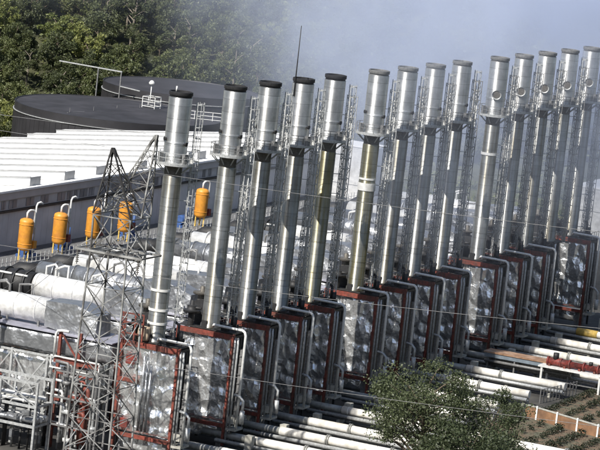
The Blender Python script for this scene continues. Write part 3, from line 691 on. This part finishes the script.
b = MB(); b.bar((-.9,2.2,3.6), (-.9,9.4,3.2), .14); b.bar((-.9,2.2,4.5), (-.9,9.4,4.1), .1)
for k in range(5): b.bar((-.9,2.3+k*1.75,2.4), (-.9,2.3+k*1.75,4.4), .1)
b.build('handrail', 'yellow', t)
for k in range(12):
    yy = -4.4+rs.random()*13; z0 = .9+rs.random()*4.5; b = MB(); b.box(-.5, -.12, yy, yy+.3+rs.random()*.7, z0, z0+.5+rs.random()*1.2); b.build('cabinet', 'greyfoil', t)
for k in range(14):
    yy = -4.2+k*1.0; b = MB(); b.tube([(1.5,yy,0),(1.5,yy,2+rs.random()*5)], .1+rs.random()*.18, 8); b.build('standpipe', 'black' if k % 3 else 'greyfoil', t)
# valve skid clutter in front of the first duct
t = empty('valve_skid', (-4.6, 5.0, 0), 'tangle of silver valves and pipework behind the lattice tower legs', 'pipework')
for k in range(16):
    b = MB(); yy = -1.6+rs.random()*5.2; z0 = rs.random()*6; z1 = z0+2+rs.random()*4; xx = -1+rs.random()*1.6
    b.tube([(xx,yy,z0),(xx,yy,z1),(xx,yy+.15,z1+.25),(xx,yy+.5+rs.random()*1.5,z1+.3)], .1+rs.random()*.16, 8)
    if k % 2: b.tube([(xx,yy,(z0+z1)/2-.2),(xx,yy,(z0+z1)/2+.2)], .45, 12)
    b.build('pipe', rs.choice(('greyfoil','whiteclad','dim_steel','red','grey_steel')), t)
b = MB()
for zz in (3.2, 6.3, 9.2): b.bar((-1.3,-1.8,zz),(-1.3,3.8,zz),.18); b.bar((.8,-1.8,zz),(.8,3.8,zz),.18)
for yy in (-1.8, 1, 3.8): b.bar((-1.3,yy,0),(-1.3,yy,9.3),.18); b.bar((.8,yy,0),(.8,yy,9.3),.18)
b.build('frame', 'dim_steel', t)

# ------------------------------------------------------------------ lattice tower
t = empty('lattice_tower', (-14, -1.4, 0), 'grey lattice power pylon with two peaks standing before the lone left chimney', 'pylon')
def lat(b, c0, c1, nseg, wm, wb):
    for p, q in zip(c0, c1): b.bar(p, q, wm)
    n_ = len(c0)
    for k in range(nseg):
        a = [Vector(p).lerp(Vector(q), k/nseg) for p, q in zip(c0, c1)]; e = [Vector(p).lerp(Vector(q), (k+1)/nseg) for p, q in zip(c0, c1)]
        for j in range(n_):
            j2 = (j+1) % n_
            b.bar(a[j], e[j2], wb); b.bar(a[j2], e[j], wb); b.bar(e[j], e[j2], wb)
def sq(h, z, cx=0, cy=0): return [(cx-h,cy-h,z),(cx+h,cy-h,z),(cx+h,cy+h,z),(cx-h,cy+h,z)]
b = MB(); lat(b, sq(2.75,0), sq(2.15,24.6), 7, .17, .085); b.build('body', 'pylon', t)
b = MB(); lat(b, sq(2.15,24.9), sq(2.2,28.6), 1, .16, .10); b.build('cage', 'pylon', t)
b = MB()
for xx in (-2.2, 2.2):
    b.bar((xx,4.0,24.75), (xx,-4.0,24.75), .22); b.bar((xx,4.0,24.75), (xx,2.2,26.), .1); b.bar((xx,-4.,24.75), (xx,-2.2,26.), .1)
for k in range(7): b.bar((-2.2,3.9-k*1.3,24.75), (2.2,3.9-k*1.3,24.75), .14)
b.build('crossarm', 'pylon', t)
b = MB(); ap = Vector((-1.0, 1.3, 35.7)); base = [(-2.2,-2.2,28.7),(.6,-2.2,28.7),(.6,2.3,28.7),(-2.2,2.3,28.7)]
lat(b, base, [ap+Vector((dx,dy,0)) for dx, dy in ((-.1,-.1),(.1,-.1),(.1,.1),(-.1,.1))], 4, .15, .07); b.build('peak', 'dark_steel', t)
b = MB(); ap = Vector((1.2, -2.5, 37.5)); base = [(0,-2.3,28.7),(2.2,-2.3,28.7),(2.2,2.2,28.7),(0,2.2,28.7)]
lat(b, base, [ap+Vector((dx,dy,0)) for dx, dy in ((-.1,-.1),(.1,-.1),(.1,.1),(-.1,.1))], 5, .14, .065); b.build('peak', 'pylon', t)
for k, yy in enumerate((3.6, -3.6)):
    b = MB()
    for j in range(7): b.tube([(-2.2,yy,24.6-j*.2),(-2.2,yy,24.52-j*.2)], .17, 10)
    b.tube([(-2.2,yy,24.7),(-2.2,yy,23.1)], .05, 6); b.build('insulator', 'collar', t)
def wire(pts, lab):
    pts = [Vector(p) for p in pts]; out = []
    a, e = pts
    for k in range(25):
        u_ = k/24; p = a.lerp(e, u_); p.z -= 4*u_*(1-u_)*(a-e).length*.006; out.append(p)
    b = MB(); b.tube(out, .024, 5); tag(b.build('power_line', 'dim_steel'), lab, 'wire', 'wires strung from the pylon')
wire([(-12.8,-3.9,37.5),(-12.8,70,36.5)], 'upper thin wire crossing the black tanks at the left')
wire([(-15,-.1,35.7),(-15,70,36.2)], 'lower thin wire crossing the foot of the near black tank')
wire([(-16.2,-5.,23.1),(-14,-75,27.5)], 'thin wire running right from the pylon crossarm across the chimney shafts')
wire([(-15.9,-3.2,13.8),(-14,-75,17.5)], 'lowest thin wire crossing the foil boxes')
wire([(-12.8,-3.9,33.5),(-14,-75,36.5)], 'faint thin wire crossing the chimneys below their platforms')
wire([(-16.2,4.,24.7),(8,26,12.6)], 'steep thin wire dropping left from the pylon crossarm to the white ducts')
wire([(-11.8,3.6,24.7),(13,24,12.9)], 'steep thin wire dropping from the pylon crossarm, the right one of two')
wire([(-11.8,2.2,23.1),(-11,70,22.5)], 'thin wire running left from the pylon past the orange vessels')

# ------------------------------------------------------------------ pipes on the yard
PX = [4.2, 12.6, 20.2, 28.2, 38., 48., 58.2, 69., 78.4, 89., 100., 110.4, 121.]
PYE = [-60,-60,-60,-60,-58,-19.5,-19.5,-19.6,-21,-38,-40,-42,-44]
plab = ['nearest pale pipe in the bottom foreground', 'second pale pipe up from the bottom edge', 'third pale pipe up from the bottom edge', 'fourth pale pipe up, its end left of the green tree',
  'pale pipe seen in pieces through the green tree', 'pale pipe mostly hidden by the green tree', 'short pale pipe glimpsed at the right of the green tree crown', 'pale pipe below the rust topped pipe bridge, the lower of two',
  'pale pipe directly below the rust topped pipe bridge', 'pale pipe behind the red pump set', 'pale pipe above the red pump set', 'second pale pipe above the red pump set', 'uppermost pale pipe at the right edge with a yellow end']
for i, (x, ye) in enumerate(zip(PX, PYE)):
    t = empty('pipeline', (x, 0, 0), plab[i], 'pipe', 'pale pipelines running out from the boiler boxes')
    b = MB(); b.tube([(0,-1,1.6),(0,-7.2,1.6)], .42, 18); b.build('shade_grey_section', 'pipegrey', t)  # grey colour stands in for the shadow the boxes cast on the pipe
    b = MB(); b.tube([(0,-7.25,1.6),(0,ye,1.6)], .50, 22)
    L_ = int((-ye-7)/5)
    for k in range(L_): b.tube([(0,-8-k*5.,1.6),(0,-8.1-k*5.,1.6)], .52, 22)
    b.build('jacket', 'pipewhite', t)
    for k in range(int((-ye-9)/8)):
        b = MB(); yy = -11.5-k*8-(i*2.3) % 3; b.tube([(0,yy,1.6),(0,yy-.16,1.6)], .68, 20); b.tube([(0,yy-.22,1.6),(0,yy-.38,1.6)], .68, 20); b.bar((0,yy-.05,1.6),(0,yy-.3,1.6),.2); b.build('flange', 'pipegrey', t)
    for dx, dz, rr in ((-.80, .98, .23), (-.2, .72, .2)):
        b = MB(); b.tube([(dx,-3,dz),(dx,ye,dz)], rr, 10); b.build('side_pipe', 'grey_steel' if rr > .18 else 'pipegrey', t)
    b = MB()
    for k in range(max(2, int(-ye/6))): b.box(-1.1, .7, -7.4-k*6, -7.05-k*6, 0, .5); b.box(.1,.5,-7.4-k*6,-7.05-k*6,.503,1.08)
    b.build('sleepers', 'concrete', t)
    if i == 12:
        b = MB(); b.tube([(0,-7.3,1.6),(0,-10.4,1.6)], .58, 22); b.build('end_sleeve', 'yellow', t)
# pedestals beside each box
for i, X in enumerate(XS):
    if i in (12,): continue
    t = empty('pipe_pedestal', (X-2.2, -7.4, 0), 'pale concrete pedestal with a riser by the box of the %s chimney from the left' % ORD[i], 'pedestal', 'concrete pedestals along the box fronts')
    b = MB(); b.box(-.42,.42,-.42,.42,0,2.3); b.build('plinth', 'concrete', t)
    b = MB(); b.tube([(0,1.3,3.4),(0,1.3,4.9)], .28, 12); b.tube([(0,1.3,4.9),(0,1.3,6.0),(.1,1.8,6.4),(.3,2.6,6.5)], .16, 8); b.build('riser', 'grey_steel', t)

# rust topped pipe bridge, red pump set on a pale bench, fence
t = empty('pipe_bridge', (86.6, -6.5, 0), 'low pipe bridge with a rusty flat top and blue grey side', 'pipe bridge')
b = MB(); b.box(-.6,2.0,-12.6,0,2.75,2.95); b.build('top', 'rust', t)
b = MB(); b.box(-.5,1.9,-12.4,-.1,2.2,2.747); b.build('side_trough', 'bluegrey', t)
b = MB()
for k in range(4):
    for xx in (-.3, 1.7): b.bar((xx,-.6-k*3.8,0), (xx,-.6-k*3.8,2.2), .2)
for k in range(2): b.tube([(-.5+k*.6,-12.4,1.7-.3*k),(-.5+k*.6,-.2,1.7-.3*k)], .2, 8)
b.build('legs', 'dim_steel', t)
t = empty('steel_bench', (84.2, -15., 0), 'pale steel bench frame carrying the red pump set', 'frame')
b = MB(); b.box(-.2,2.6,-10.5,0,2.55,2.75); b.build('top', 'light_steel', t)
for yy in (-.5, -8.6):
    for xx in (.0, 2.3):
        b = MB(); b.bar((xx,yy,0), (xx,yy,2.55), .26); b.build('leg', 'light_steel', t)
b = MB(); b.bar((0,-.5,1.0),(0,-8.6,1.0),.12); b.bar((2.3,-.5,1.0),(2.3,-8.6,1.0),.12); b.build('brace', 'dim_steel', t)
t = empty('pump_set', (85.3, -15.6, 2.76), 'dark red pump set with black fittings lying on the pale bench', 'pump')
b = MB(); b.tube([(0,-.2,.55),(0,-3.2,.55),(0,-3.2,.55),(0,-9.6,.55)], [.5,.5,.42,.42], 14)
for yy in (-.2,-2.,-3.2,-5.2,-7.2,-9.4): b.tube([(0,yy,.55),(0,yy-.22,.55)], .62, 14)
b.build('barrel', 'redpaint', t)
for yy, zz, rr in ((-1.3,1.75,.4),(-6.2,1.35,.28),(-8.4,1.4,.3)): b = MB(); b.tube([(0,yy,.9),(0,yy,zz)], rr, 10); b.build('fitting', 'black', t)
b = MB()
for k in range(5): b.box(-.6,.6,-.8-k*2.1,-.5-k*2.1,0,.3)
b.build('cradle', 'red', t)
t = empty('picket_fence', (72.3, -19.9, 0), 'thin grey picket fence beside the pale pipes above the brown wall', 'fence')
for k in range(12): b = MB(); b.bar((.9*k,-.12*k,0), (.9*k,-.12*k,1.9), .1); b.build('post', 'dim_steel', t)
for zz in (.9, 1.8): b = MB(); b.bar((0,0,zz), (9.9,-1.32,zz), .06); b.build('rail', 'dim_steel', t)

# brown wall with white posts
t = empty('retaining_wall', (62.8, -21.6, 0), 'long brown rendered wall with white posts at the lower right', 'wall')
a = Vector((0,0,0)); e = Vector((-8.2,-20.,0)); d = (e-a).normalized(); nn = Vector((-d.y, d.x, 0))
b = MB(); b.add([a-nn*.2, e-nn*.2, e+nn*.2, a+nn*.2]+[p+Vector((0,0,1.45)) for p in (a-nn*.2, e-nn*.2, e+nn*.2, a+nn*.2)], [(0,3,2,1),(4,5,6,7),(0,1,5,4),(1,2,6,5),(2,3,7,6),(3,0,4,7)])
b.build('wall', 'brownwall', t)
b = MB(); b.bar(a+Vector((0,0,1.5)), e+Vector((0,0,1.5)), .5, .09); b.build('coping', 'concrete', t)
for k in range(6):
    p = a+d*(2.0+k*3.4); b = MB(); b.bar(p+Vector((-.28,.1,-.0)), p+Vector((-.28,.1,1.75)), .2); b.build('post', 'whitepost', t)

# planted beds
def bed(name, pts):
    b = MB(); n_ = len(pts); b.add([(x,y,.012) for x, y in pts]+[(x,y,.25) for x, y in pts], [tuple(range(n_, 2*n_))]+[(k, (k+1) % n_, n_+(k+1) % n_, n_+k) for k in range(n_)])
    return tag(b.build(name, 'soil'), kind='structure')
bed('planted_bed', [(33,-21),(61.6,-21),(54,-42),(22,-42)]); bed('planted_bed', [(64.2,-21.8),(77,-22.3),(108,-19.5),(108,-50),(53.5,-50)])
def leafball(rng, rx, rz_, nleaf, size, mtl, name, zc=None):
    b = MB()
    for _ in range(nleaf):
        v = Vector((rng.gauss(0,1), rng.gauss(0,1), rng.gauss(0,1))).normalized()*(rng.random()**.45)
        p = Vector((v.x*rx, v.y*rx, (zc if zc is not None else rz_)+v.z*rz_)); addleaf(b, rng, p, size)
    return b.mesh(name, mtl)
def addleaf(b, rng, p, size, flat=.5):
    nrm = Vector((rng.gauss(0,1), rng.gauss(0,1), rng.gauss(0,1)+flat)).normalized()
    x = nrm.orthogonal().normalized(); x.rotate(Matrix.Rotation(rng.random()*6.28, 3, nrm)); y = nrm.cross(x)
    s1 = size*(.6+.7*rng.random()); s2 = s1*(.45+.3*rng.random())
    b.add([p-x*s1*.5, p+y*s2*.5, p+x*s1*.5, p-y*s2*.5], [(0,1,2,3)])
rg = random.Random(11)
SH = [leafball(rg, .5, .48, 80, .24, 'shrub', 'foliage') for _ in range(4)]
cnt = 0
for r_ in range(7):
    for k in range(30):
        x = 24+k*1.35+r_*.35; y = -22.6-r_*2.9
        if rg.random() < .08: continue
        lim = 61.2+(y+21)*.38
        if x > lim-.6 or x < 33-(-21-y)*.5+1.2: continue
        o = put('low_shrub', SH[cnt % 4], None, (x+rg.uniform(-.15,.15), y+rg.uniform(-.12,.12), .2)); o.rotation_euler = (0,0,rg.random()*6); s = rg.uniform(.8,1.25); o.scale = (s,s,s)
        tag(o, 'small dark shrub in the planted rows below the brown wall', 'shrub', 'shrubs in rows below the brown wall'); cnt += 1
for r_ in range(8):
    for k in range(30):
        y = -23.0-r_*2.9; x = 65.2+(y+22)*.42+k*1.4+.6
        if x > 106 or rg.random() < .08: continue
        o = put('low_shrub', SH[cnt % 4], None, (x+rg.uniform(-.15,.15), y+rg.uniform(-.12,.12), .2)); o.rotation_euler = (0,0,rg.random()*6); s = rg.uniform(.8,1.25); o.scale = (s,s,s)
        tag(o, 'small dark shrub in the planted rows behind the brown wall', 'shrub', 'shrubs in rows behind the brown wall'); cnt += 1
        if cnt > 290: break
g_ = MB(); rg2 = random.Random(21)
for _ in range(4500):
    if rg2.random() < .5: x, y = rg2.uniform(24,60), rg2.uniform(-41.5,-21.5); ok = x < 61+(y+21)*.38 and x > 33-(-21-y)*.5+.3
    else: x, y = rg2.uniform(55,103.5), rg2.uniform(-49,-22); ok = y < -21.6-(x-64.2)*.12-.4 and x > 64.6+(y+21.6)*.38+.5 and y < -24.5 if x > 79 else (y < -22.2-(x-64.2)*.2 and x > 64.9+(y+21.6)*.38)
    if ok: addleaf(g_, rg2, Vector((x,y,.27+rg2.random()*.12)), .2, 2)
tag(g_.build('ground_cover', 'shrub'), 'thin weedy ground cover between the shrub rows', 'weeds', kind='stuff')

# ------------------------------------------------------------------ trees
def tree_mesh(seed, H, Rr, nclump, nleaf, size, leafm, barkm, open_=0., cz=.58, vs=.42):
    rng = random.Random(seed); tr = MB(); cr = MB()
    top = Vector((rng.uniform(-.5,.5), rng.uniform(-.5,.5), H*.72))
    tr.tube([(0,0,-1.2),(0,0,H*.2),(top.x*.5,top.y*.5,H*.45),top], [H*.026,H*.020,H*.014,H*.006], 7)
    for c in range(nclump):
        a = rng.random()*6.283; rr = Rr*math.sqrt(rng.random())*.95; zz = H*cz+H*vs*rng.uniform(-1,1)*math.sqrt(max(.05,1-(rr/Rr)**2))
        p = Vector((math.cos(a)*rr, math.sin(a)*rr, min(zz, H*.97)))
        if c % 2 == 0:
            q = Vector((0,0,max(H*.18, p.z-rr*.9))).lerp(top, .3 if p.z > H*.5 else 0); tr.tube([q, q.lerp(p,.55)+Vector((0,0,.2)), p], [H*.009,H*.006,H*.002], 5, False)
        cs_ = Rr*rng.uniform(.20,.40)
        for l in range(nleaf):
            v = Vector((rng.gauss(0,1), rng.gauss(0,1), rng.gauss(0,1))).normalized()*(rng.random()**.5)*cs_
            v.z *= .7; addleaf(cr, rng, p+v, size)
    return tr.mesh('trunk', barkm), cr.mesh('crown', leafm)
TV = [tree_mesh(1, 9, 3.6, 26, 165, .42, 'leafdark', 'bark'), tree_mesh(2, 10.5, 3.9, 26, 165, .42, 'leafmid', 'bark'), tree_mesh(3, 8, 3.4, 24, 165, .42, 'leaflight', 'bark'),
      tree_mesh(4, 12.5, 3.4, 24, 165, .42, 'leafdark', 'palebark', cz=.62, vs=.33), tree_mesh(5, 7, 3.8, 26, 165, .42, 'leafmid', 'bark', cz=.5, vs=.45)]
def vproj(p):
    d_ = Vector(p)-m.translation; z = d_.dot(fw); return 300+FPX*d_.dot(r2)/z, 225-FPX*d_.dot(u2)/z
kinds = ['dark dense tree','tall mid green tree','yellow green tree','tall dark tree with a pale trunk','broad bushy green tree']
rt_ = random.Random(31); nt_ = 0; pts = []
CY, SY = math.cos(YAW), math.sin(YAW)
sS = 560
while sS < 772 and nt_ < 285:
    tT = -85.
    while tT < 85:
        s_ = sS+rt_.uniform(-2.3,2.3); t_ = tT+rt_.uniform(-2.6,2.6)
        x = -323.8+CY*s_+SY*t_; y = -157.6+SY*s_-CY*t_
        tT += 6.6
        hh = hz(x, y)
        ix, iy = vproj((x, y, hh+4))
        if not (-45 < ix < 640 and -45 < iy < 150): continue
        if hh < .8 and (math.hypot(x-203.5,y-111) < 24 or math.hypot(x-243.4,y-118.5) < 24 or x < 185): continue
        if math.hypot(x-203.5,y-111) < 22.5 or math.hypot(x-243.4,y-118.5) < 19: continue
        if math.hypot(x-246, y-82) < 9 and rt_.random() < .9: continue
        if ix > 330 and rt_.random() < .35: continue
        k = rt_.choices(range(5), (4,4,2.2 if ix < 170 else 1.2,1.6,3))[0]
        reg = 'left of the black tanks' if ix < 15 else ('on the slope above the black tanks' if ix < 170 else ('on the slope behind the first chimneys' if ix < 330 else 'on the slope deep in the smoke'))
        t = empty('hillside_tree', (x, y, hh-.3), kinds[k]+' '+reg, 'tree', 'trees on the wooded hillside', rt_.random()*6.28)
        sc_ = rt_.uniform(.75,1.2); t.scale = (sc_, sc_, sc_*rt_.uniform(.9,1.15))
        put('trunk', TV[k][0], t); put('crown', TV[k][1], t); nt_ += 1
    sS += 6.4
print('hill trees', nt_)
# undergrowth
ug = MB(); ru = random.Random(41)
for _ in range(26000):
    s_ = ru.uniform(585,790); t_ = ru.uniform(-90,90); x = -323.8+CY*s_+SY*t_; y = -157.6+SY*s_-CY*t_
    if x < 190 or math.hypot(x-203.5,y-111) < 20 or math.hypot(x-243.4,y-118.5) < 20: continue
    if math.hypot(x-246, y-82) < 7: continue
    if noise.noise(Vector((x*.09,y*.09,0))) < -.25: continue
    addleaf(ug, ru, Vector((x,y,hz(x,y)+ru.random()**2*2.2)), .95, .8)
tag(ug.build('undergrowth', 'leafmid'), 'green scrub covering the hillside between the trees', 'scrub', kind='stuff')
# bare earth cut on the slope
b = MB(); N_ = 14
for j in range(N_+1):
    for i in range(N_+1):
        u_ = i/N_*2-1; v_ = j/N_*2-1; rr = math.hypot(u_, v_)
        x = 246+u_*7+v_*2; y = 82+v_*8; z = hz(x,y)+.15+max(0,1-rr*rr)*6.5*(1+.5*noise.noise(Vector((x*.3,y*.3,2))))-(.6 if rr > .98 else 0)
        b.v.append((x,y,z))
for j in range(N_):
    for i in range(N_): a = j*(N_+1)+i; b.f.append((a,a+1,a+N_+2,a+N_+1)); b.sm.append(True)
tag(b.build('earth_bank', 'earth'), kind='structure')
# foreground trees
FT = [tree_mesh(51, 14.5, 6.0, 84, 210, .29, 'leaffront', 'bark', cz=.60, vs=.38), tree_mesh(52, 12.5, 5.4, 70, 200, .29, 'leaffront', 'bark', cz=.56, vs=.42), tree_mesh(53, 9.5, 5.0, 56, 190, .29, 'leaffront', 'bark', cz=.52, vs=.46)]
for k, (x, y, zz, sc_, lb) in enumerate(((13.2,-27.4,-1.0,1.0,'largest leafy green tree in front of the pale pipes, its left crown'), (20.6,-32.6,-1.2,.9,'leafy green tree in front of the pale pipes, right neighbour of the largest one'),
                             (9.,-34.2,-1.,1.1,'low leafy tree at the bottom edge in front of the planted rows'))):
    t = empty('leafy_tree', (x,y,zz+1), lb, 'tree', None, k*1.7); t.scale = (sc_,)*3
    put('trunk', FT[k][0], t); put('crown', FT[k][1], t)

# ------------------------------------------------------------------ smoke
sm = MB(); sm.box(0, 330, -28, 78, 8, 72)
so_ = sm.build('smoke', 'black'); tag(so_, 'pale blue grey smoke drifting over the right hand chimneys', 'smoke', kind='stuff')
M = bpy.data.materials.new('smoke_volume'); M.use_nodes = True; N = M.node_tree.nodes; L = M.node_tree.links
N.remove(N['Principled BSDF']); pv = N.new('ShaderNodeVolumePrincipled'); L.new(pv.outputs[0], N['Material Output'].inputs['Volume'])
pv.inputs['Color'].default_value = (.67, .74, .90, 1); pv.inputs['Anisotropy'].default_value = -.05
tc = N.new('ShaderNodeTexCoord'); sx = N.new('ShaderNodeSeparateXYZ'); L.new(tc.outputs['Object'], sx.inputs[0])
def ma(op, a, b_=None, c_=None):
    n_ = N.new('ShaderNodeMath'); n_.operation = op
    for k, v in enumerate((a, b_, c_)):
        if v is None: continue
        if isinstance(v, (int, float)): n_.inputs[k].default_value = v
        else: L.new(v, n_.inputs[k])
    return n_.outputs[0]
def sst(v, a, e):
    n_ = N.new('ShaderNodeMapRange'); n_.interpolation_type = 'SMOOTHSTEP'; n_.inputs[1].default_value = a; n_.inputs[2].default_value = e; L.new(v, n_.inputs[0]); return n_.outputs[0]
X_, Y_, Z_ = sx.outputs
n2_ = N.new('ShaderNodeTexNoise'); n2_.inputs['Scale'].default_value = .075; n2_.inputs['Detail'].default_value = 3.; n2_.inputs['Roughness'].default_value = .6; L.new(tc.outputs['Object'], n2_.inputs[0])
# plume edge: rises to the left, reaches the ground on the right
nz = N.new('ShaderNodeTexNoise'); nz.inputs['Scale'].default_value = .024; nz.inputs['Detail'].default_value = 4.; nz.inputs['Roughness'].default_value = .55; nz.inputs['Distortion'].default_value = .6
L.new(tc.outputs['Object'], nz.inputs[0])
edge = ma('ADD', ma('MULTIPLY_ADD', Y_, -1.5, ma('MULTIPLY_ADD', Z_, 2.7, X_)), ma('MULTIPLY_ADD', n2_.outputs[0], 60., ma('MULTIPLY', nz.outputs[0], 110.)))
e1 = sst(edge, 174., 285.)
front = sst(Y_, -28., 8.); back = ma('SUBTRACT', 1., sst(Y_, 30., 74.)); low = sst(Z_, 9., 34.); top = ma('SUBTRACT', 1., sst(Z_, 46., 70.))
left = sst(X_, 4., 40.); right = ma('SUBTRACT', 1., sst(X_, 290., 328.))
d_ = e1
for f_ in (front, back, low, top, left, right): d_ = ma('MULTIPLY', d_, f_)
puff = sst(ma('MULTIPLY_ADD', n2_.outputs[0], .38, ma('MULTIPLY', nz.outputs[0], .62)), .46, .58)
d_ = ma('MULTIPLY', d_, ma('MULTIPLY_ADD', puff, 2.5, .08))
d_ = ma('MULTIPLY', d_, ma('MULTIPLY_ADD', sst(X_, 70., 165.), 2.1, .85))
L.new(ma('MULTIPLY', d_, .0062), pv.inputs['Density'])
so_.data.materials.clear(); so_.data.materials.append(M)
